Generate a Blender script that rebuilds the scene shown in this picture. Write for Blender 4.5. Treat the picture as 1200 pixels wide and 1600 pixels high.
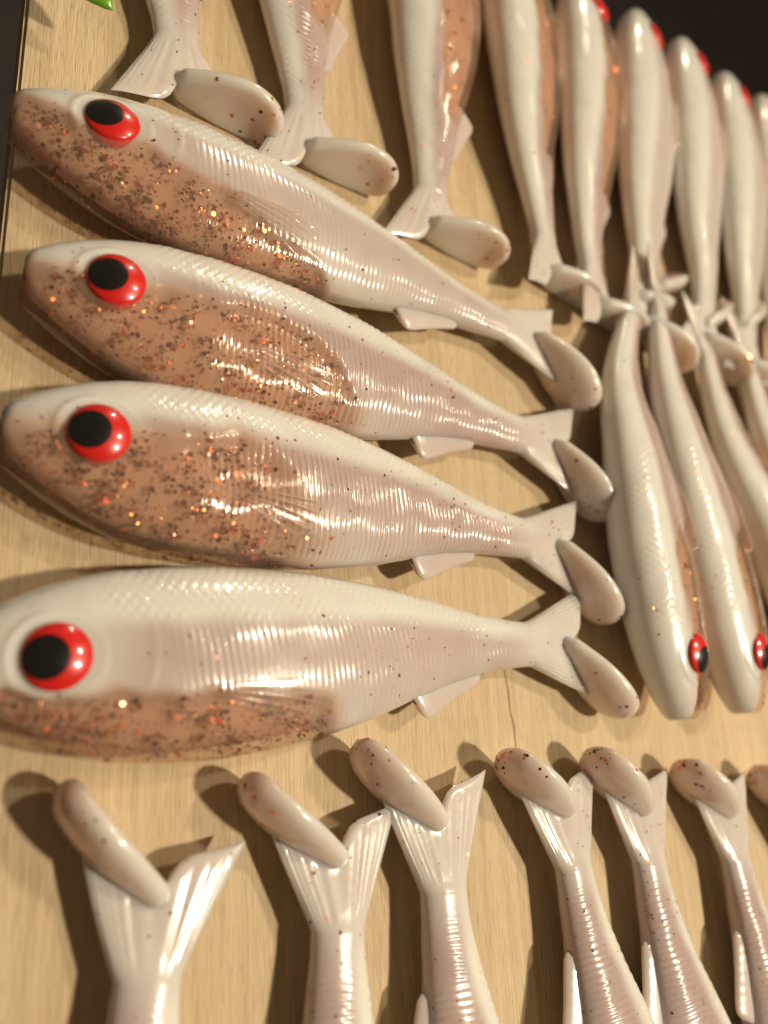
import bpy, math, random
import numpy as np
from mathutils import Matrix, Vector

for o in list(bpy.data.objects):
    bpy.data.objects.remove(o)
scene = bpy.context.scene
COL = scene.collection
rng = np.random.default_rng(7)

# ------------------------------------------------------------------ camera
cam_d = bpy.data.cameras.new('camera')
cam = bpy.data.objects.new('camera', cam_d)
COL.objects.link(cam)
CR = ((0.8420613716, -0.1077965562, -0.5285002828),
      (-0.0583057928, 0.9558931223, -0.2878693683),
      (0.5362211120, 0.2732183031, 0.7986355100))
cam.matrix_world = Matrix.Translation((0, 0, 0.11)) @ Matrix(CR).to_4x4()
cam_d.sensor_fit = 'VERTICAL'
cam_d.sensor_height = 24.0
cam_d.sensor_width = 18.0
cam_d.lens = 24.0 * 1180 / 1600
cam_d.clip_start = 0.005
cam_d.clip_end = 20
cam_d.dof.use_dof = True
cam_d.dof.focus_distance = 0.125
cam_d.dof.aperture_fstop = 17.7 / 2.7        # entrance pupil 2.7 mm across, as on a phone
scene.camera = cam

# ------------------------------------------------------------------ light
world = bpy.data.worlds.new('World')
scene.world = world
world.use_nodes = True
bg = world.node_tree.nodes['Background']
bg.inputs[0].default_value = (1.0, 0.74, 0.46, 1)
bg.inputs[1].default_value = 0.115


def lamp(name, loc, target, power, size, color):
    d = bpy.data.lights.new(name, 'AREA')
    d.shape = 'DISK'
    d.size = size
    d.energy = power
    d.color = color
    o = bpy.data.objects.new(name, d)
    COL.objects.link(o)
    o.location = loc
    o.rotation_euler = (Vector(target) - Vector(loc)).to_track_quat('-Z', 'Y').to_euler()
    return o


WARM = (1.0, 0.86, 0.635)
lamp('key_lamp', (0.74, -0.20, 1.10), (0.09, 0.05, 0), 15, 0.09, WARM)
lamp('far_lamp', (0.45, 1.15, 0.50), (0.09, 0.05, 0), 2.6, 0.07, WARM)
lamp('side_lamp', (0.80, 0.36, 1.08), (0.09, 0.05, 0), 6, 0.10, WARM)

vs = scene.view_settings
vs.view_transform = 'Standard'
vs.look = 'None'
vs.exposure = -0.12
vs.gamma = 1.0
scene.render.engine = 'CYCLES'
scene.cycles.transparent_max_bounces = 12
scene.cycles.max_bounces = 5
scene.cycles.diffuse_bounces = 3
scene.cycles.glossy_bounces = 2


# ------------------------------------------------------------------ material helpers
class NT:
    def __init__(self, name):
        self.m = bpy.data.materials.new(name)
        self.m.use_nodes = True
        self.t = self.m.node_tree
        for n in list(self.t.nodes):
            self.t.nodes.remove(n)
        self.out = self.t.nodes.new('ShaderNodeOutputMaterial')

    def n(self, typ, **kw):
        nd = self.t.nodes.new(typ)
        for k, v in kw.items():
            if k.startswith('_'):
                setattr(nd, k[1:], v)
        for k, v in kw.items():
            if not k.startswith('_'):
                self.set(nd, k, v)
        return nd

    def set(self, nd, key, v):
        key = key.replace('__', ' ')
        s = nd.inputs[int(key[1:])] if key[0] == 'i' and key[1:].isdigit() else nd.inputs[key]
        if isinstance(v, bpy.types.NodeSocket):
            self.t.links.new(v, s)
        elif isinstance(v, bpy.types.Node):
            self.t.links.new(v.outputs[0], s)
        else:
            s.default_value = v

    def mixc(self, f, a, b):
        nd = self.t.nodes.new('ShaderNodeMix')
        nd.data_type = 'RGBA'
        for i, v in ((0, f), (6, a), (7, b)):
            if isinstance(v, (bpy.types.NodeSocket, bpy.types.Node)):
                self.t.links.new(v if isinstance(v, bpy.types.NodeSocket) else v.outputs[0], nd.inputs[i])
            else:
                nd.inputs[i].default_value = v if i == 0 else (*v, 1)
        return nd.outputs[2]

    def math(self, op, a, b=0.0, clamp=False):
        nd = self.n('ShaderNodeMath', _operation=op, _use_clamp=clamp)
        self.set(nd, 'i0', a)
        self.set(nd, 'i1', b)
        return nd.outputs[0]

    def noise(self, vec, scale, detail=2.0, rough=0.5):
        nd = self.n('ShaderNodeTexNoise', Scale=scale, Detail=detail, Roughness=rough)
        if vec is not None:
            self.set(nd, 'Vector', vec)
        return nd.outputs[0]

    def ramp(self, f, stops):
        nd = self.n('ShaderNodeValToRGB')
        self.set(nd, 'Fac', f)
        el = nd.color_ramp.elements
        while len(el) < len(stops):
            el.new(0.5)
        for e, (p, c) in zip(el, stops):
            e.position = p
            e.color = (*c, 1) if len(c) == 3 else c
        return nd.outputs[0]

    def finish(self, sh):
        self.t.links.new(sh.outputs[0] if isinstance(sh, bpy.types.Node) else sh, self.out.inputs[0])
        return self.m


WHITE = (0.81, 0.80, 0.755)
PINK = (0.50, 0.38, 0.36)
AMBER = (0.53, 0.32, 0.215)


def mat_body(name='pearl_soft_plastic', reach=0.0032, pale=1.0):
    b = NT(name)
    gl = b.n('ShaderNodeAttribute', _attribute_name='gl').outputs['Fac']
    pk = b.n('ShaderNodeAttribute', _attribute_name='pk').outputs['Fac']
    co = b.n('ShaderNodeTexCoord').outputs['Object']
    n1 = b.noise(co, 160.0, 3)
    n2 = b.noise(co, 900.0, 2)
    pkn = b.math('ADD', pk, b.math('MULTIPLY', b.math('SUBTRACT', n1, 0.5), 0.35), True)
    c = b.mixc(pkn, tuple(x * pale for x in WHITE), PINK)
    n3 = b.noise(co, 95.0, 3)
    amb = b.mixc(b.math('MULTIPLY', b.math('SUBTRACT', n3, 0.30, True), 2.2, True), (0.66, 0.43, 0.325), (0.50, 0.295, 0.205))
    c = b.mixc(gl, c, amb)
    c = b.mixc(b.math('MULTIPLY', b.math('SUBTRACT', n1, 0.35, True), 0.25, True), c, (0.70, 0.60, 0.52))
    bump = b.n('ShaderNodeBump', Strength=0.12, Distance=0.0002, Height=n2)
    p = b.n('ShaderNodeBsdfPrincipled', Roughness=0.24, IOR=1.45, _subsurface_method='RANDOM_WALK')
    b.set(p, 'Base Color', c)
    nsa = b.n('ShaderNodeAttribute', _attribute_name='ns').outputs['Fac']
    b.set(p, 'Subsurface Weight', b.math('MULTIPLY', 0.75, b.math('SUBTRACT', 1.0, nsa)))
    p.inputs['Subsurface Radius'].default_value = (1.0, 0.62, 0.42)
    b.set(p, 'Subsurface Scale', reach)
    b.set(p, 'Coat Weight', 0.45)
    b.set(p, 'Coat Roughness', 0.07)
    b.set(p, 'Normal', bump)
    return b.finish(p)


def mat_shell(name, haze, tint, hazecol):
    """clear soft plastic: see-through with a slight milky haze and a wet gloss"""
    b = NT(name)
    co = b.n('ShaderNodeTexCoord').outputs['Object']
    n1 = b.noise(co, 220.0, 3)
    tr = b.n('ShaderNodeBsdfTransparent')
    tr.inputs[0].default_value = (*tint, 1)
    df = b.n('ShaderNodeBsdfPrincipled', Roughness=0.5)
    df.inputs['Base Color'].default_value = (*hazecol, 1)
    b.set(df, 'Subsurface Weight', 0.0)
    gla = b.n('ShaderNodeAttribute', _attribute_name='gl').outputs['Fac']
    hz = b.math('MULTIPLY', gla, b.math('ADD', haze - 0.12, b.math('MULTIPLY', n1, 0.24), True))
    b.set(tr, 'Color', b.mixc(gla, (1, 1, 1), tint))
    m1 = b.n('ShaderNodeMixShader')
    b.set(m1, 'i0', hz)
    b.set(m1, 'i1', tr)
    b.set(m1, 'i2', df)
    gl = b.n('ShaderNodeBsdfGlossy', Roughness=0.09)
    gl.inputs['Color'].default_value = (1, 1, 1, 1)
    lw = b.n('ShaderNodeLayerWeight', Blend=0.5)
    fr = b.math('ADD', 0.04, b.math('MULTIPLY', 0.80, b.math('POWER', lw.outputs['Facing'], 5.0)), True)   # Schlick
    m2 = b.n('ShaderNodeMixShader')
    fr = b.math('MULTIPLY', fr, b.math('MULTIPLY', gla, 4.0, True))
    b.set(m2, 'i0', fr)
    b.set(m2, 'i1', m1)
    b.set(m2, 'i2', gl)
    return b.finish(m2)


def mat_glitter():
    b = NT('glitter_foil')
    f = b.n('ShaderNodeAttribute', _attribute_name='tone').outputs['Fac']
    c = b.ramp(f, [(0.0, (0.05, 0.010, 0.012)), (0.48, (0.14, 0.026, 0.025)), (0.60, (0.75, 0.12, 0.06)),
                   (0.88, (0.9, 0.40, 0.10)), (1.0, (0.85, 0.35, 0.35))])
    met = b.ramp(f, [(0.0, (0.35,) * 3), (0.6, (0.75,) * 3), (1.0, (1,) * 3)])
    p = b.n('ShaderNodeBsdfPrincipled', Roughness=0.28)
    b.set(p, 'Base Color', c)
    b.set(p, 'Metallic', met)
    return b.finish(p)


def mat_gloss(name, col, rough=0.12, coat=1.0):
    b = NT(name)
    co = b.n('ShaderNodeTexCoord').outputs['Object']
    n = b.noise(co, 1500.0, 2)
    c = b.mixc(b.math('MULTIPLY', n, 0.25), col, tuple(x * 0.75 for x in col))
    p = b.n('ShaderNodeBsdfPrincipled', Roughness=0.3)
    b.set(p, 'Base Color', c)
    b.set(p, 'Coat Weight', coat)
    b.set(p, 'Coat Roughness', rough)
    return b.finish(p)


def mat_wood(name, end=False):
    b = NT(name)
    co = b.n('ShaderNodeTexCoord').outputs['Object']

    def stretched(sx, sy, sz=1.0):
        mp = b.n('ShaderNodeMapping')
        b.set(mp, 'Vector', co)
        mp.inputs['Scale'].default_value = (sx, sy, sz)
        return mp.outputs[0]
    wob = b.n('ShaderNodeTexNoise', Scale=14.0, Detail=2.0)
    b.set(wob, 'Vector', co)
    fine = b.noise(stretched(2600, 95, 900), 1.0, 4, 0.65)
    mid = b.noise(stretched(620, 22, 300), 1.0, 3, 0.6)
    band = b.noise(stretched(75, 5, 75), 1.0, 4, 0.55)
    blot = b.noise(co, 38.0, 3)
    pore = b.noise(stretched(3400, 260, 900), 1.0, 1, 0.4)
    c = b.ramp(band, [(0.25, (0.60, 0.445, 0.265)), (0.5, (0.67, 0.51, 0.32)), (0.75, (0.58, 0.425, 0.25))])
    c = b.mixc(b.math('MULTIPLY', b.math('SUBTRACT', mid, 0.40, True), 1.9, True), c, (0.44, 0.295, 0.15))
    c = b.mixc(b.math('MULTIPLY', b.math('SUBTRACT', fine, 0.43, True), 2.2, True), c, (0.68, 0.54, 0.33))
    c = b.mixc(b.math('MULTIPLY', b.math('SUBTRACT', pore, 0.58, True), 2.8, True), c, (0.34, 0.21, 0.10))
    c = b.mixc(b.math('MULTIPLY', b.math('SUBTRACT', blot, 0.5, True), 0.8, True), c, (0.52, 0.37, 0.21))
    if end:
        c = b.mixc(0.55, c, (0.20, 0.16, 0.10))
    h = b.math('ADD', b.math('MULTIPLY', fine, 0.6), b.math('ADD', b.math('MULTIPLY', mid, 0.5), b.math('MULTIPLY', pore, -0.5)))
    bump = b.n('ShaderNodeBump', Strength=0.85, Distance=0.00026, Height=h)
    p = b.n('ShaderNodeBsdfPrincipled', Roughness=0.58)
    b.set(p, 'Base Color', c)
    b.set(p, 'Normal', bump)
    return b.finish(p)


def mat_dark():
    b = NT('dark_table')
    co = b.n('ShaderNodeTexCoord').outputs['Object']
    n = b.noise(co, 9.0, 4)
    c = b.ramp(n, [(0.3, (0.010, 0.007, 0.006)), (0.7, (0.028, 0.019, 0.017))])
    p = b.n('ShaderNodeBsdfPrincipled', Roughness=0.7)
    b.set(p, 'Base Color', c)
    return b.finish(p)


M = dict(body=mat_body(), paddle=mat_body('thin_soft_plastic', 0.007, 1.03),
         shell=mat_shell('clear_glitter_plastic', 0.17, (1.0, 0.92, 0.84), (0.70, 0.48, 0.34)),
         fin=mat_shell('milky_clear_plastic', 0.45, (0.98, 0.90, 0.84), (0.84, 0.71, 0.62)),
         glitter=mat_glitter(),
         red=mat_gloss('red_eye_paint', (0.74, 0.014, 0.010), 0.03),
         black=mat_gloss('black_pupil_paint', (0.006, 0.005, 0.005), 0.03),
         wood=mat_wood('birch_wood'), wood_end=mat_wood('birch_edge', True),
         dark=mat_dark(),
         crack=mat_gloss('crack_dark_brown', (0.22, 0.12, 0.05), 0.5, 0.0),
         green=mat_gloss('green_soft_plastic', (0.16, 0.42, 0.02), 0.25, 0.6))


# ------------------------------------------------------------------ mesh helpers
def new_obj(name, me, mat, parent=None):
    o = bpy.data.objects.new(name, me)
    COL.objects.link(o)
    if mat is not None:
        me.materials.append(mat)
    if parent is not None:
        o.parent = parent
    return o


def raw_mesh(name, V, F, smooth=True, attrs=None):
    """V (n,3) array, F (m,k) int array, all faces of k corners"""
    me = bpy.data.meshes.new(name)
    V = np.ascontiguousarray(V, dtype=np.float32)
    F = np.ascontiguousarray(F, dtype=np.int32)
    m, k = F.shape
    me.vertices.add(len(V))
    me.vertices.foreach_set('co', V.ravel())
    me.loops.add(m * k)
    me.loops.foreach_set('vertex_index', F.ravel())
    me.polygons.add(m)
    me.polygons.foreach_set('loop_start', np.arange(0, m * k, k, dtype=np.int32))
    me.polygons.foreach_set('use_smooth', np.full(m, smooth, dtype=bool))
    me.update(calc_edges=True)
    for an, (dom, arr) in (attrs or {}).items():
        a = me.attributes.new(an, 'FLOAT', dom)
        a.data.foreach_set('value', np.ascontiguousarray(arr, dtype=np.float32).ravel())
    me.validate()
    return me


def grid_faces(nu, nv, wrap, flip=False):
    i = np.arange(nu - 1)[:, None]
    j = np.arange(nv if wrap else nv - 1)[None, :]
    j2 = (j + 1) % nv
    a = i * nv + j
    b = (i + 1) * nv + j
    c = (i + 1) * nv + j2
    d = i * nv + j2
    f = np.stack(np.broadcast_arrays(a, b, c, d), -1).reshape(-1, 4)
    return f[:, ::-1] if flip else f


def grid_normals(P, wrap):
    du = np.gradient(P, axis=0)
    if wrap:
        dv = np.roll(P, -1, 1) - np.roll(P, 1, 1)
    else:
        dv = np.gradient(P, axis=1)
    n = np.cross(dv, du)
    return n / np.maximum(np.linalg.norm(n, axis=-1, keepdims=True), 1e-12)


def orient(V, F, up=False):
    """turn the faces outward (closed shapes) or upward (sheets)"""
    a, b, c = V[F[:, 0]], V[F[:, 1]], V[F[:, 2]]
    n = np.cross(b - a, c - a)
    m = n[:, 2].sum() if up else ((a - V.mean(0)) * n).sum()
    return F if m > 0 else F[:, ::-1]


def sst(x, a, b):
    t = np.clip((x - a) / (b - a), 0, 1)
    return t * t * (3 - 2 * t)


# ------------------------------------------------------------------ the lure's shape (millimetres, nose at x = 0, back +y, side z)
XK = [0, 3, 6, 10, 14, 18, 25, 32, 40, 46, 53, 58, 65, 72, 80, 87, 91, 120]
HU = [3.7, 6.0, 7.8, 9.6, 10.9, 11.8, 12.5, 12.8, 12.5, 12.0, 11.2, 10.5, 9.2, 7.6, 5.8, 4.6, 4.3, 4.3]
HD = [3.7, 6.0, 7.9, 10.0, 11.6, 12.7, 13.5, 13.7, 13.3, 12.5, 11.2, 10.0, 7.9, 6.1, 4.7, 4.1, 4.0, 4.0]
WK = [3.4, 4.7, 5.6, 6.5, 7.1, 7.5, 7.9, 7.9, 7.4, 6.9, 6.1, 5.6, 4.8, 4.0, 3.2, 2.6, 2.4, 2.4]
XF = np.linspace(0, 120, 481)


def smooth_profile(K):
    y = np.interp(XF, XK, K)
    ker = np.hanning(15)
    ker /= ker.sum()
    yp = np.concatenate([2 * y[0] - y[7:0:-1], y, np.full(7, y[-1])])
    return np.convolve(yp, ker, 'valid')


HUs, HDs, WKs = smooth_profile(HU), smooth_profile(HD), 0.90 * smooth_profile(WK)
hu = lambda x: np.interp(x, XF, HUs)
hd = lambda x: np.interp(x, XF, HDs)
wk = lambda x: np.interp(x, XF, WKs)
NS = 2.3                                     # section exponent
EYE = (11.0, 0.2)
EYE_R = 4.05


def relief(x, yh, y, z, rib, ph=0.0):
    """moulded ribs and scales, height in mm"""
    body = sst(x, 21, 30) * (1 - sst(x, 83, 91))
    flank = body * sst(yh, -0.97, -0.86) * (1 - sst(yh, 0.26, 0.36))
    slant = x + 0.14 * y + 0.9 * np.abs(yh) ** 2 + 0.10 * np.sin(x * 0.31 + ph) + 0.06 * np.sin(x * 0.9 + y * 0.8 + ph)
    vary = 0.62 + 0.22 * np.sin(x * 0.37 + 0.5 * y + ph) + 0.16 * np.sin(x * 0.83 - 0.9 * y + 2 * ph)
    ribs = vary * np.abs(np.cos(np.pi * slant / 1.02)) ** 0.8
    lump = np.sin(x * 0.27 + 0.31 * y + ph) + np.sin(0.41 * x - 0.36 * y + 1.7 * ph) + 0.6 * np.sin(0.9 * x + 0.7 * y + 2.3 * ph)
    up = sst(x, 13, 20) * (1 - sst(x, 82, 90)) * sst(yh, 0.30, 0.40) * (1 - sst(yh, 0.93, 0.99))
    dia = np.abs(np.cos(np.pi * (x + 0.75 * y) / 1.45)) * np.abs(np.cos(np.pi * (x - 0.75 * y) / 1.45))
    r = np.hypot(x - EYE[0], y - EYE[1])
    ang = np.arctan2(y - EYE[1], x - EYE[0])
    ring = np.exp(-((r - 5.2) / 0.5) ** 2) * (0.35 + 0.65 * np.clip(np.sin(ang - 0.4) * 0.6 - np.cos(ang) * 0.7, 0, 1))
    gill = np.exp(-((np.hypot(x - 9.5, (y - 1) * 0.9) - 12.5) / 0.5) ** 2) * (x > 14) * (yh > -0.8) * (yh < 0.6)
    dia = dia * (0.6 + 0.4 * np.sin(x * 0.5 + 1.1 * y + ph))
    return 0.022 * lump + 0.19 * rib * flank * ribs + 0.13 * up * dia + 0.22 * ring + 0.05 * gill


def body_grid(nx, nt, pang):
    """whole loft: rounded nose, body, stalk, fan; returns fish coords and x-of-station, y-fraction"""
    q = np.linspace(0, 1, 7)
    nose_in = np.sin(q * np.pi / 2)                              # 0..1 shrink profile
    xs = np.concatenate([np.zeros(2), 1.3 * (1 - np.cos(q * np.pi / 2)), np.linspace(1.3, 91, nx)[1:]])
    sc = np.concatenate([[0.02, 0.45], 0.70 + 0.30 * nose_in, np.ones(nx - 1)])
    nf = max(16, nx // 9)
    tf = np.linspace(0, 1, nf)[1:]
    th = np.linspace(0, 2 * np.pi, nt, endpoint=False)
    s, c = np.sin(th), np.cos(th)
    sy = np.sign(s) * np.abs(s) ** (2 / NS)
    cz = np.sign(c) * np.abs(c) ** (2 / NS)
    X = np.repeat(xs[:, None], nt, 1)
    Hh = np.where(sy[None, :] > 0, hu(xs)[:, None], hd(xs)[:, None])
    Y = Hh * sy[None, :] * sc[:, None]
    Z = wk(xs)[:, None] * cz[None, :] * sc[:, None]
    # soft crease: the back and the belly narrow to a ridge
    Z *= (1 - 0.10 * np.abs(sy[None, :]) ** 3)
    # fan
    v = sy[None, :]
    T = tf[:, None]
    av = np.abs(v)
    ext = np.where(v > 0, 5.0 * (1 - (1 - av) ** 8) + 2.0 * av ** 2, 10.8 * math.tan(pang) * av)
    XX = 91 + T * (9.4 + ext * T)
    YY = np.where(v > 0, v * (4.3 + 6.7 * T ** 1.45), v * (4.0 + 7.5 * T ** 1.25))
    tk = (2.4 * (1 - T) ** 1.6 + 1.05) * np.sqrt(np.clip(1 - (np.clip(T - 0.93, 0, 1) / 0.07) ** 2 * 0.96, 0, 1))
    tk = np.where(v < -0.05, (2.4 * (1 - T) ** 1.6 + 1.05) + 2.6 * sst(T, 0.72, 1.0) ** 2 * np.clip(-v * 3, 0, 1), tk)   # fillet into the paddle
    ZZ = cz[None, :] * tk * 0.63 * (1 - 0.10 * np.abs(v) ** 3 * (1 - T))
    rays = 0.5 + 0.5 * np.cos(2 * np.pi * v * 10)
    ZZ = ZZ + np.sign(cz)[None, :] * 0.22 * rays * sst(T, 0.05, 0.35) * (1 - sst(T, 0.86, 0.98)) * (np.abs(v) < 0.93) * (np.abs(cz[None, :]) > 0.2)
    n_body = len(xs)
    P = np.stack([np.vstack([X, XX]), np.vstack([Y, YY]), np.vstack([Z, ZZ])], -1)
    yh = np.repeat(sy[None, :], len(P), 0)
    xst = np.concatenate([xs, 91 + 12 * tf])
    return P, yh, xst, n_body


class Spine:
    """smooth path through (x_fish, X, Y) anchors in board millimetres, with roll and side"""
    def __init__(self, anchors, side, roll, twist, droop=0.0):
        self.droop = droop
        a = np.array(anchors, float)
        self.side, self.roll, self.twist = side, math.radians(roll), math.radians(twist)
        x = np.linspace(-2, 125, 255)
        if len(a) == 2:
            d = (a[1, 1:] - a[0, 1:]) / (a[1, 0] - a[0, 0])
            p = a[0, 1:] + (x[:, None] - a[0, 0]) * d
        else:
            # linear interpolation with end extrapolation, then smoothed
            xe = np.concatenate([[a[0, 0] - 40], a[:, 0], [a[-1, 0] + 60]])
            d0 = (a[1, 1:] - a[0, 1:]) / (a[1, 0] - a[0, 0])
            d1 = (a[-1, 1:] - a[-2, 1:]) / (a[-1, 0] - a[-2, 0])
            pe = np.vstack([a[0, 1:] - 40 * d0, a[:, 1:], a[-1, 1:] + 60 * d1])
            xx = np.arange(-40, 160, 0.5)
            pp = np.stack([np.interp(xx, xe, pe[:, k]) for k in (0, 1)], -1)
            ker = np.hanning(61)
            ker /= ker.sum()
            pp = np.stack([np.convolve(np.pad(pp[:, k], 30, 'reflect', reflect_type='odd'), ker, 'valid') for k in (0, 1)], -1)
            p = np.stack([np.interp(x, xx, pp[:, k]) for k in (0, 1)], -1)
        self.x, self.p = x, p
        t = np.gradient(p, axis=0)
        self.t = t / np.linalg.norm(t, axis=1, keepdims=True)

    def __call__(self, P):
        x, y, z = P[..., 0], P[..., 1], P[..., 2]
        px = np.interp(x, self.x, self.p[:, 0])
        py = np.interp(x, self.x, self.p[:, 1])
        tx = np.interp(x, self.x, self.t[:, 0])
        ty = np.interp(x, self.x, self.t[:, 1])
        r = self.roll + self.twist * np.clip(x / 100, 0, 1.1)
        yy = y * np.cos(r) - z * np.sin(r)          # horizontal, towards the back
        zz = y * np.sin(r) + z * np.cos(r) - self.droop * sst(x, 40, 88)
        return np.stack([px - ty * self.side * yy, py + tx * self.side * yy, zz], -1)


def flakes(pos, nrm, rad, tone, tilt):
    """hexagonal foil flakes as one mesh, coordinates in mm"""
    n = len(pos)
    nr = nrm + rng.normal(0, 1, (n, 3)) * tilt
    nr /= np.linalg.norm(nr, axis=1, keepdims=True)
    ref = rng.normal(0, 1, (n, 3))
    a = np.cross(nr, ref)
    a /= np.linalg.norm(a, axis=1, keepdims=True)
    b = np.cross(nr, a)
    k = np.arange(6) * np.pi / 3
    V = pos[:, None] + rad[:, None, None] * (a[:, None] * np.cos(k)[None, :, None] * 1.0 + b[:, None] * np.sin(k)[None, :, None])
    F = np.arange(n * 6).reshape(n, 6)
    return V.reshape(-1, 3), F, np.repeat(tone, 6)


def paddle_grid(nu, nv, swing, pang, plen):
    t = np.linspace(0, 1, nu) ** 1.0
    t = 0.5 - 0.5 * np.cos(np.pi * t)
    w = np.where(t > 0.60, np.sqrt(np.clip(1 - ((t - 0.60) / 0.40) ** 2, 0, 1)), 0.36 + 0.64 * np.sin(np.pi / 2 * np.clip(t / 0.60, 0, 1)) ** 1.1)
    hw = (0.05 + 6.4 * w) * np.sqrt(np.clip(t / 0.09, 0.01, 1))
    hw[-1] = 0.05
    ht = 2.4 * np.sqrt(np.clip(1 - (np.clip(t - 0.86, 0, 1) / 0.14) ** 2, 0.0, 1)) * (0.66 + 0.34 * sst(t, 0, 0.55)) * np.sqrt(np.clip(t / 0.09, 0.01, 1)) + 0.02
    th = np.linspace(0, 2 * np.pi, nv, endpoint=False)
    s, c = np.sin(th), np.cos(th)
    cw = np.sign(c) * np.abs(c) ** 0.85
    A = plen * t[:, None] + 0 * cw[None, :]
    Wd = hw[:, None] * cw[None, :]
    N = ht[:, None] * (np.sign(s) * np.abs(s) ** 0.9)[None, :]
    # cup: rim lifted aft
    N = N + 1.1 * (Wd / 7.5) ** 2 + 1.6 * sst(t, 0.45, 1.0)[:, None] * t[:, None] ** 2
    # dished aft face
    N = N - 1.0 * np.clip(s, 0, 1)[None, :] ** 2 * sst(t, 0.15, 0.6)[:, None] * (1 - sst(t, 0.75, 0.97)[:, None])
    P0 = np.array([99.6, 1.2])
    ax = np.array([math.sin(pang), -math.cos(pang)])
    nx_ = np.array([math.cos(pang), math.sin(pang)])
    x = P0[0] + A * ax[0] + N * nx_[0]
    y = P0[1] + A * ax[1] + N * nx_[1]
    z = Wd + swing * (A / plen) ** 1.5
    return np.stack([x, y, z], -1), t


def surf_z(x, y):
    h = np.where(y > 0, hu(x), hd(x))
    f = np.clip(1 - np.abs(y / h) ** NS, 0, 1) ** (1 / NS)
    return wk(x) * f * (1 - 0.10 * np.abs(y / h) ** 3)


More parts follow.
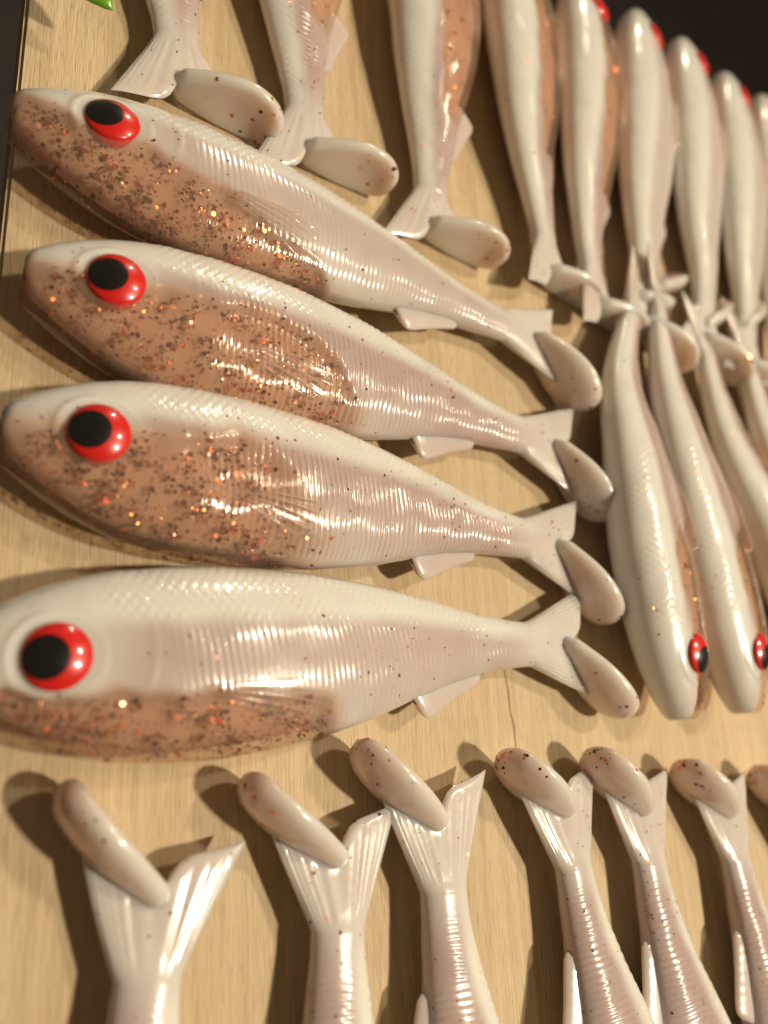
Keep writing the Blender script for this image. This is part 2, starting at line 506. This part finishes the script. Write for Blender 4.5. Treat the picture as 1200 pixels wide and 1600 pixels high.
def build_lure(label, anchors, side, roll=0.0, twist=0.0, res=2, glit=None, glx=70, band=0.0, pink=1.0,
               swing=0.0, lift=0.0, tail_tan=0.6, n_flake=330, n_speck=95, paddle_up=1.2, pang=35.0, plen=20.8, rib=1.0, droop=2.8, soft=0.7, eye_at=(11.0, 0.2)):
    global EYE
    EYE = eye_at
    pang = math.radians(pang)
    nx, nt = {3: (520, 150), 2: (410, 80), 1: (200, 64)}[res]
    sp = Spine(anchors, side, roll, twist, droop)
    P, yh, xst, nb = body_grid(nx, nt, pang)
    X, Y, Z = P[..., 0], P[..., 1], P[..., 2]
    N0 = grid_normals(P, True)
    N0[:9] = N0[9]
    if np.mean(N0[nb // 2, :, 1] * Y[nb // 2]) < 0:
        N0 = -N0
    inb = (np.arange(len(P)) < nb)[:, None]
    rel = relief(X, yh, Y, Z, rib, rng.uniform(0, 6.28)) * inb * sst(X, 1.5, 4)
    skin = P + N0 * rel[..., None]
    # pigment zones
    gx, gy = zip(*(glit or [(0, 0.5), (14, 1.0), (24, 2.8), (45, 2.2), (75, -1)]))
    yb = np.interp(X, gx, gy)
    wav = 0.4 * np.sin(X * 0.45 + roll) + 0.2 * np.sin(X * 1.1 + 1)
    gl = sst(yb + wav - Y, -1.2 - soft, 1.0 + soft) * (1 - sst(X + 0.3 * Y, glx - 2.0 - 3 * soft, glx + 1.5 + 3 * soft)) * inb
    pk = pink * sst(4.2 + 0.4 * wav - Y - 3 * sst(X, 60, 90), -1.6, 1.8) * (0.55 + 0.45 * sst(Y, -13, 0)) * (0.25 + 0.75 * sst(X, 12, 22))
    if band:
        pk = np.maximum(pk, band * np.exp(-((Y - 2.5) / 2.2) ** 2) * sst(X, 20, 34) * (1 - sst(X, 62, 80)))
    pk = pk + (0.45 * pink - pk) * sst(X, 82, 97)
    depth = 1.6
    core = skin - N0 * (depth * sst(gl, 0.25, 1.0))[..., None]
    # bend everything, then sit it on the board
    W = sp(core)
    Wskin = sp(skin)
    base_z = -min(Wskin[..., 2].min(), 0) if False else -Wskin[..., 2].min()
    ox, oy = sp(np.array([[45.0, 0, 0]]))[0][:2]
    off = np.array([-ox, -oy, base_z + 0.06])
    root = bpy.data.objects.new('soft_lure', None)
    COL.objects.link(root)
    root.empty_display_size = 0.01
    root.location = (ox / 1000, oy / 1000, lift / 1000)
    root['label'] = label
    root['category'] = 'fishing lure'
    root['group'] = 'white soft plastic lures laid out on the board'

    def fin(V):
        return (V + off) / 1000
    F = grid_faces(len(P), nt, True)
    F = orient(fin(Wskin).reshape(-1, 3), F)
    fi = F.min(1) // nt
    glv, pkv = gl.ravel(), pk.ravel()
    Wf = fin(W).reshape(-1, 3)

    def sub(Fs, V, attrs):
        u, inv = np.unique(Fs, return_inverse=True)
        return V[u], inv.reshape(Fs.shape), {k: ('POINT', a[u]) for k, a in attrs.items()}
    Nsm = grid_normals(W, True)
    if np.mean(Nsm[nb // 2, :, 2] * (W[nb // 2, :, 2] - W[nb // 2, :, 2].mean())) < 0:
        Nsm = -Nsm
    Nsm[:2] = Nsm[2]
    nsv = (1 - sst(np.abs(xst - 91), 1.5, 9.0))[:, None] * np.ones_like(X)      # no scattering across the moulded join
    Nsm = Nsm.reshape(-1, 3)
    for name, sel in (('body', fi < nb - 1), ('tail_fin', fi >= nb - 1)):
        v, f, at = sub(F[sel], Wf, dict(gl=glv, pk=pkv, ns=nsv.ravel()))
        po = new_obj(name, raw_mesh(name, v, f, True, at), M['body'], root)
        po.data.normals_split_custom_set_from_vertices(Nsm[np.unique(F[sel])])
    # clear belly over the glitter
    Sf = fin(sp(skin + N0 * 0.05)).reshape(-1, 3)
    keep = (glv[F].max(1) > 0.02)
    if keep.any():
        v, f, at = sub(F[keep], Sf, dict(gl=glv))
        new_obj('clear_belly', raw_mesh('clear_belly', v, f, True, at), M['shell'], root)
    # paddle
    pu, pv = (64, 48) if res > 1 else (36, 32)
    PP, t = paddle_grid(pu, pv, swing, pang, plen)
    pt = np.repeat(t[:, None], pv, 1)
    Wp = sp(PP)
    Wp[..., 2] += paddle_up * pt
    low = (Wp[..., 2] + off[2] + lift).min()
    if low < 0.1:                                 # a soft tail lies on the board, it does not sink in
        zz = Wp[..., 2]
        Wp[..., 2] = np.where(zz + off[2] + lift < 1.5, zz + (0.1 - low) * np.clip((1.5 - (zz + off[2] + lift)) / (1.5 - low), 0, 1), zz)
    at = dict(gl=('POINT', tail_tan * sst(pt, 0.5, 1.0).ravel() * 0.42), pk=('POINT', np.full(pt.size, 0.36 * pink)))
    pvx = fin(Wp).reshape(-1, 3)
    me = raw_mesh('paddle', pvx, orient(pvx, grid_faces(pu, pv, True)), True, at)
    pad = new_obj('paddle', me, M['paddle'], root)
    # anal fin
    nu_, nv_ = 40, 24
    u = np.linspace(0, 1, nu_)
    th = np.linspace(0, 2 * np.pi, nv_, endpoint=False)
    up_ = 0.5 + 0.5 * np.sign(np.sin(th)) * np.abs(np.sin(th)) ** 0.8
    cz = np.sign(np.cos(th)) * np.abs(np.cos(th)) ** 0.8
    xb = 62.5 + 16.5 * u
    yb_ = -hd(xb) + 2.2
    yt = -hd(xb) - np.interp(u, [0, 0.05, 0.14, 0.22, 0.95, 1.0], [0.4, 2.2, 3.5, 3.6, 1.3, 0.6])
    xx = xb[:, None] + (1 - up_)[None, :] * (2.2 * (1 - u)[:, None])
    yy = yt[:, None] + (yb_ - yt)[:, None] * up_[None, :]
    tkf = (0.62 + 0.60 * up_)[None, :] * np.sqrt(np.clip(1 - ((u - 0.5) / 0.505) ** 8, 0.003, 1))[:, None]
    zz = cz[None, :] * tkf + 0.02 * np.cos(u * 60)[:, None] * np.sign(cz)[None, :] * (1 - up_)[None, :]
    AF = np.stack([xx, yy, zz], -1)
    at = dict(gl=('POINT', np.full(AF[..., 0].size, 0.10)), pk=('POINT', np.full(AF[..., 0].size, 0.6 * pink)))
    avx = fin(sp(AF)).reshape(-1, 3)
    new_obj('anal_fin', raw_mesh('anal_fin', avx, orient(avx, grid_faces(nu_, nv_, True)), True, at), M['body'], root)
    # pectoral fin with rays, on the upper side
    nu_, nv_ = (70, 90) if res > 1 else (30, 40)
    u = np.linspace(0, 1, nu_)[:, None]
    v_ = np.linspace(-1, 1, nv_)[None, :]
    x = 29.5 + 17.5 * u + 0 * v_ - 1.2 * v_ ** 2 * u
    y = -5.4 - 2.4 * u ** 1.3 + v_ * (0.7 + 3.3 * u ** 0.8)
    y = np.maximum(y, -hd(x) * 0.96)
    edge = np.clip(np.minimum(np.minimum(u, 1 - u) * 9, (1 - np.abs(v_)) * 6), 0, 1)
    rays = np.clip(np.cos(2 * np.pi * (v_ * 2.2 + 0.2 * u)), 0, 1) ** 1.6 * (1 - sst(u, 0.6, 0.95)) * sst(u, 0.0, 0.12)
    z = surf_z(x, y) + (0.42 * edge - 0.12) + 0.95 * rays * edge
    cvx = fin(sp(np.stack([x, y, z], -1))).reshape(-1, 3)
    new_obj('pectoral_fin', raw_mesh('pectoral_fin', cvx, orient(cvx, grid_faces(nu_, nv_, False), True), True, dict(gl=('POINT', (edge * (0.18 + 0.82 * np.clip(rays, 0, 1))).ravel()))), M['fin'], root)
    # eye: flat dome with an off-centre pupil
    h = 0.35
    e0 = sp(np.array([[EYE[0], EYE[1], surf_z(EYE[0], EYE[1])], [EYE[0] + h, EYE[1], surf_z(EYE[0] + h, EYE[1])],
                      [EYE[0], EYE[1] + h, surf_z(EYE[0], EYE[1] + h)]]))
    ex = e0[1] - e0[0]
    ex /= np.linalg.norm(ex)
    ey = e0[2] - e0[0]
    ey -= ex * (ey @ ex)
    ey /= np.linalg.norm(ey)
    en = np.cross(ex, ey)
    if en[2] < 0:
        en = -en

    def dome(cx, cy, rad, up, nr=18, na=48):
        r = np.linspace(0, 1, nr)[:, None] * rad
        a = np.linspace(0, 2 * np.pi, na, endpoint=False)[None, :]
        px, py = cx + r * np.cos(a), cy + r * np.sin(a)
        q = np.clip((px ** 2 + py ** 2) / EYE_R ** 2, 0, 1)
        hgt = 1.3 * (1 - q) ** 0.85 + 0.10 + up
        V = e0[0] + px[..., None] * ex + py[..., None] * ey + hgt[..., None] * en
        if up == 0:                               # skirt down into the head
            sk = e0[0] + (rad * 0.99 * np.cos(a))[..., None] * ex + (rad * 0.99 * np.sin(a))[..., None] * ey - 1.6 * en
            V = np.vstack([V, sk.reshape(1, na, 3)])
        V = fin(V)
        Fd = grid_faces(len(V), na, True)
        Fo = orient(V.reshape(-1, 3), Fd[:(nr - 1) * na], True)
        return raw_mesh('eye', V.reshape(-1, 3), Fd if (Fo[0] == Fd[0]).all() else Fd[:, ::-1])
    eye = new_obj('eye', dome(0, 0, EYE_R, 0), M['red'], root)
    new_obj('pupil', dome(-1.2, -0.1, EYE_R * 0.66, 0.05), M['black'], eye)
    # glitter
    Nw = grid_normals(Wskin, True)
    if np.mean(Nw[nb // 2, :, 2] * (Wskin[nb // 2, :, 2] - Wskin[nb // 2, :, 2].mean())) < 0:
        Nw = -Nw
    du = np.linalg.norm(np.gradient(Wskin, axis=0), axis=-1)
    dv = np.linalg.norm(np.roll(Wskin, -1, 1) - np.roll(Wskin, 1, 1), axis=-1) / 2
    area = (du * dv)
    area[:9] = 0
    upmask = (Nw[..., 2] > -0.45)
    clump = np.clip(0.75 + 0.45 * np.sin(X * 0.5 + 0.7 * Y + roll) + 0.4 * np.sin(X * 1.1 - 0.6 * Y + 1.3), 0.08, 2)
    pr = (area * gl ** 2 * upmask * clump).ravel()
    pos, nn, rad, tone = [], [], [], []
    if pr.sum() > 0 and n_flake:
        idx = rng.choice(pr.size, n_flake, p=pr / pr.sum())
        dp = rng.uniform(0.05, 1.0, n_flake) * depth * sst(glv[idx], 0.25, 1.0)
        jit = rng.normal(0, 0.25, (n_flake, 3))
        n_ = Nw.reshape(-1, 3)[idx]
        jit -= n_ * (jit * n_).sum(1, keepdims=True)
        pos.append(Wskin.reshape(-1, 3)[idx] - n_ * dp[:, None] + jit)
        nn.append(n_)
        rad.append(np.clip(rng.lognormal(-1.72, 0.48, n_flake), 0.07, 0.5))
        tone.append(rng.uniform(0, 1, n_flake))
    pr = (area * (1 - gl) ** 3 * (0.35 + pk + band * 3 * np.exp(-((Y - 2.5) / 2.5) ** 2)) * upmask).ravel()
    idx = rng.choice(pr.size, n_speck, p=pr / pr.sum())
    n_ = Nw.reshape(-1, 3)[idx]
    pos.append(Wskin.reshape(-1, 3)[idx] + n_ * 0.02)
    nn.append(n_)
    rad.append(np.clip(rng.lognormal(-1.9, 0.4, n_speck), 0.08, 0.3))
    tone.append(rng.uniform(0, 0.85, n_speck))
    V, F6, T6 = flakes(np.vstack(pos), np.vstack(nn), np.concatenate(rad), np.concatenate(tone), 0.30)
    g = new_obj('glitter', raw_mesh('glitter', fin(V), F6, False, dict(tone=('POINT', T6))), M['glitter'], root)
    g['kind'] = 'stuff'
    # specks on the paddle
    Np = grid_normals(Wp, True)
    cen = Wp.mean(1, keepdims=True)
    if np.mean(((Wp - cen) * Np).sum(-1)) < 0:
        Np = -Np
    wgt = (np.linalg.norm(np.gradient(Wp, axis=0), axis=-1) * (0.15 + sst(pt, 0.4, 0.95) * 1.4)).ravel()
    ns = 38
    idx = rng.choice(wgt.size, ns, p=wgt / wgt.sum())
    n_ = Np.reshape(-1, 3)[idx]
    V, F6, T6 = flakes(Wp.reshape(-1, 3)[idx] + n_ * 0.03, n_, np.clip(rng.lognormal(-1.55, 0.45, ns), 0.09, 0.45), rng.uniform(0, 0.8, ns), 0.08)
    g = new_obj('glitter', raw_mesh('glitter', fin(V), F6, False, dict(tone=('POINT', T6))), M['glitter'], pad)
    g['kind'] = 'stuff'
    return root


# ------------------------------------------------------------------ the setting: dark table, plywood board
def box_mesh(name, x0, x1, y0, y1, z0, z1, bev):
    import bmesh
    bm = bmesh.new()
    bmesh.ops.create_cube(bm, size=1)
    for v in bm.verts:
        v.co = Vector(((x0 + x1) / 2 + v.co.x * (x1 - x0), (y0 + y1) / 2 + v.co.y * (y1 - y0), (z0 + z1) / 2 + v.co.z * (z1 - z0)))
    bmesh.ops.bevel(bm, geom=list(bm.edges), offset=bev, segments=2, affect='EDGES')
    me = bpy.data.meshes.new(name)
    bm.to_mesh(me)
    bm.free()
    return me


fl = new_obj('table_top', raw_mesh('table_top', [(-3, -3, -0.42), (3, -3, -0.42), (3, 3, -0.42), (-3, 3, -0.42)], [(0, 1, 2, 3)], False), M['dark'])
fl['kind'] = 'structure'
bd = new_obj('wooden_board', box_mesh('wooden_board', 0.0071, 0.36, -0.22, 0.199, -0.0095, 0.0, 0.0006), M['wood'])
bd.data.materials.append(M['wood_end'])
for p in bd.data.polygons:
    if abs(p.normal.z) < 0.5:
        p.material_index = 1
bd['kind'] = 'structure'
bd['label'] = 'pale birch plywood board under the lures'
# the crack in the board's face, a thin flat strip of dark brown
cx = [(97.6, 14), (97.8, 11), (98.3, 7), (98.2, 4), (98.8, 1), (98.7, -3), (99.1, -6)]
wd = [0.02, 0.10, 0.17, 0.12, 0.20, 0.12, 0.02]
V = [(x - w, y, 0.05) for (x, y), w in zip(cx, wd)] + [(x + w, y, 0.05) for (x, y), w in zip(cx, wd)]
k = len(cx)
new_obj('crack', raw_mesh('crack', np.array(V) / 1000, [(i, i + k, i + k + 1, i + 1) for i in range(k - 1)], False), M['crack'], bd)

# ------------------------------------------------------------------ the lures (anchors: distance from the nose, X, Y in mm)
LURES = [
    # four lying heads left
    dict(label='topmost of the four side-on lures, narrow eye and amber glitter belly', side=1, res=3, roll=-6, rib=0.6, eye_at=(12.5, 0.6),
         anchors=[(0, 5.9, 91.4), (91, 102.8, 83.9)], glit=[(0, 1.5), (8, -1.5), (17, -2.5), (26, -4), (36, -7), (50, -12)], glx=52, soft=1.2,
         n_flake=1350, pink=0.75),
    dict(label='second side-on lure from the top, bright ribs behind a pinkish glitter belly', side=1, res=3,
         anchors=[(0, 9.6, 65.1), (91, 104.4, 58.5)], glit=[(0, 0), (7, -0.6), (17, 0.2), (26, 1.5), (38, 2.0), (44, -1), (50, -6)], glx=47, soft=1.2,
         n_flake=1350, pink=1.0, band=0.9, rib=1.3),
    dict(label='third side-on lure from the top, glitter band running along its flank', side=1, res=3,
         anchors=[(0, 8.6, 41.3), (91, 101.7, 36.1)], glit=[(0, -0.6), (7, 0), (17, 0.6), (30, 3.6), (38, 2.5), (44, -4)], glx=38,
         n_flake=1350, pink=1.0, band=1.0, rib=1.3, soft=2.3, n_speck=130, tail_tan=1.0),
    dict(label='lowest and largest side-on lure, pearly white flank, glitter only along its lower belly', side=1, res=3,
         rib=0.5, anchors=[(0, 5.0, 10.9), (91, 100.1, 15.4)], glit=[(0, -3.2), (8, -4.0), (13, -4.9), (22, -5.1), (38, -6.2), (44, -7)], glx=44,
         n_flake=1050, pink=0.8),
    # heads pointing down on the right
    dict(label='wavy lure at the right lying head down, whole red eye showing', side=1, res=2, roll=8, twist=20, glx=34, pink=1.25,
         anchors=[(0, 136.1, 0.3), (14.2, 135.9, 16.4), (32.4, 134.7, 37.1), (52, 135.3, 59.4), (70, 136.1, 75.5), (88, 144, 93.4), (104, 151, 107)]),
    dict(label='head-down lure at the right edge, red eye half cut by the picture edge', side=1, res=2, roll=8, twist=20, glx=34, pink=1.25,
         anchors=[(0, 157.9, 0.8), (14, 158.3, 16.8), (33.4, 155.4, 38.9), (54.1, 153.6, 62.4), (74, 154.1, 82.9), (99, 158.3, 107.8)]),
    dict(label='head-down lure at the right edge, third from the left, only its tail half in view', side=1, res=1, roll=8, twist=8,
         anchors=[(0, 201, 6.7), (46.1, 185.2, 50), (67.4, 177.8, 69.9), (83.7, 176.8, 86.2), (99, 177, 101.5)]),
    dict(label='last head-down lure, a sliver of its back at the right edge', side=1, res=1, roll=8, twist=8,
         anchors=[(0, 211.2, 8.2), (41.1, 202.5, 48.3), (70.4, 196.3, 77), (87.9, 196.4, 94.5), (100, 195.8, 106.6)]),
    # heads pointing away at the top
    dict(label='leftmost tail at the top edge, broad spoon paddle with dark specks', side=-1, res=2, pang=2,
         anchors=[(0, 24.5, 212.8), (76.3, 30.2, 136.6), (85, 31, 128), (92.1, 31.8, 120.9), (101, 31.6, 112)]),
    dict(label='second tail from the left at the top edge, see-through speckled paddle tip', side=-1, res=2, pang=-3,
         anchors=[(0, 55.8, 209.5), (54, 55.8, 155.5), (64.3, 55.8, 145.2), (88.3, 57.2, 121.2), (102, 56.8, 107.6)]),
    dict(label='third tail from the left at the top edge, copper belly beside its white back', side=-1, res=2, roll=8, twist=-8, pang=-5,
         anchors=[(0, 92.3, 201.2), (32, 90.6, 169.2), (57.5, 89.4, 143.7), (81.8, 87.9, 119.8), (102, 85.2, 100.6)]),
    dict(label='fourth lure from the left at the top, its paddle beside the topmost side-on tail', side=-1, res=2, roll=14, twist=2, pang=5,
         anchors=[(0, 119.2, 201.3), (19.7, 118.5, 181.6), (61.6, 117.5, 139.8), (86.5, 119.2, 114.8), (102, 119.5, 100.2)]),
    dict(label='thick lure at the top with its head just cut by the picture edge', side=-1, res=2, roll=14, twist=2, pang=5,
         anchors=[(0, 143.6, 200.6), (25.7, 143.6, 173.9), (59.3, 138.1, 139.5), (88.6, 134.1, 109.4), (97, 134.8, 100.6)]),
    dict(label='first head rising wholly into the dark at the upper right', side=-1, res=1, roll=20, twist=-14, glx=30, glit=[(0, -3), (30, -5)], pink=0.6, pang=5,
         anchors=[(0, 169.2, 205), (28.6, 165.7, 173.9), (61.8, 159.6, 138.1), (81.3, 157, 117), (101, 150.9, 96.3)]),
    dict(label='second head against the dark at the upper right', side=-1, res=1, roll=20, twist=-14, glx=30, glit=[(0, -3), (30, -5)], pink=0.6, pang=5,
         anchors=[(0, 191.1, 206.7), (26.2, 189, 178.2), (64.6, 183.9, 136.8), (80.5, 183.3, 119.5), (101, 176.1, 98.4)]),
    dict(label='third head against the dark at the upper right', side=-1, res=1, roll=20, twist=-14, glx=30, glit=[(0, -3), (30, -5)], pink=0.6, pang=5,
         anchors=[(0, 213, 204.3), (31.2, 209.6, 170.3), (65.4, 204.7, 132.9), (82.5, 201.7, 114.5), (101, 195, 95.2)]),
    dict(label='last head against the dark, cut by the right edge', side=-1, res=1, roll=20, twist=-14, glx=30, glit=[(0, -3), (30, -5)], pink=0.6, pang=5,
         anchors=[(0, 235.4, 206), (31.5, 229.1, 170.9), (64.2, 223, 134.4), (101, 212.3, 94.1)]),
    # tails pointing up at the bottom
    dict(label='blurred tail at the lower left corner, nearest to the viewer', glx=52, side=-1, res=2,
         anchors=[(0, 21.8, -117.3), (84.9, 29.9, -32.8), (92.7, 30.7, -25.1), (102, 32.1, -15.9)]),
    dict(label='second tail from the left at the bottom, fin overlapping its right neighbour', glx=52, side=-1, res=2,
         anchors=[(0, 47.5, -116), (83.9, 56.9, -32.7), (92.7, 57.9, -23.9), (102, 57.9, -14.7)]),
    dict(label='third tail from the left at the bottom, upright pointed fin lobe', glx=52, side=-1, res=2,
         anchors=[(0, 81.4, -114.8), (75, 76.7, -40), (83.3, 76.2, -31.7), (92, 76.5, -22), (102, 76.4, -11.6)]),
    dict(label='fourth tail from the left at the bottom, below the crack in the board', roll=0, twist=-4, pang=35, plen=19, glx=52, side=-1, res=2,
         anchors=[(0, 118.6, -113.3), (67.8, 107.6, -46.4), (77.4, 106.1, -36.9), (89.7, 105.1, -24.7), (102, 104.2, -12.4)]),
    dict(label='fifth tail from the left at the bottom, sharp ribs, dark-specked paddle', roll=0, twist=-4, pang=35, plen=19, glx=52, side=-1, res=2,
         anchors=[(0, 137.8, -115.2), (65.4, 127.1, -50.7), (75.8, 125.4, -40.4), (89.4, 124.8, -26.8), (102, 124.8, -14.2)]),
    dict(label='sixth tail from the left at the bottom, cut by the right edge', roll=0, twist=-4, pang=35, plen=19, glx=52, side=-1, res=2,
         anchors=[(0, 158.0, -118.9), (66.1, 152.9, -53), (76.1, 152.2, -43), (88.7, 151.7, -30.4), (102, 151.0, -17.2)]),
    dict(label='rightmost bottom tail, only its paddle tip inside the picture', roll=0, twist=-4, pang=35, plen=19, glx=52, side=-1, res=1,
         anchors=[(0, 188.9, -120.9), (62.8, 180.2, -58.7), (73.9, 178.6, -47.7), (87.5, 178.8, -34.1), (102, 177.4, -19.6)]),
]
for spec in LURES:
    build_lure(**spec)

# ------------------------------------------------------------------ green tail tip at the top left
def green_tip():
    n, m = 30, 16
    t = np.linspace(0, 1, n)[:, None]
    a = np.linspace(0, 2 * np.pi, m, endpoint=False)[None, :]
    w = 3.2 * np.sqrt(np.clip(t / 0.12, 0, 1)) * (0.55 + 0.45 * sst(t, 0, 0.4)) + 0.02
    h = 0.8 * np.sqrt(np.clip(t / 0.05, 0.01, 1))
    L = 30 * t
    c = np.array([19.0, 115.4, 11.0])
    d = np.array([-0.82, 0.52, 0.05])
    e = np.array([0.50, 0.80, 0.25])
    V = c + L[..., None] * d + (w * np.cos(a))[..., None] * e + (h * np.sin(a) + 0.15 * np.sin(L * 1.2))[..., None] * np.array([0, -0.2, 1.0])
    return raw_mesh('green_tail', V.reshape(-1, 3) / 1000, grid_faces(n, m, True))


g = new_obj('green_plastic_strip', green_tip(), M['green'])
g['label'] = 'bright green pointed plastic strip tip at the top left edge'
g['category'] = 'lure tail'
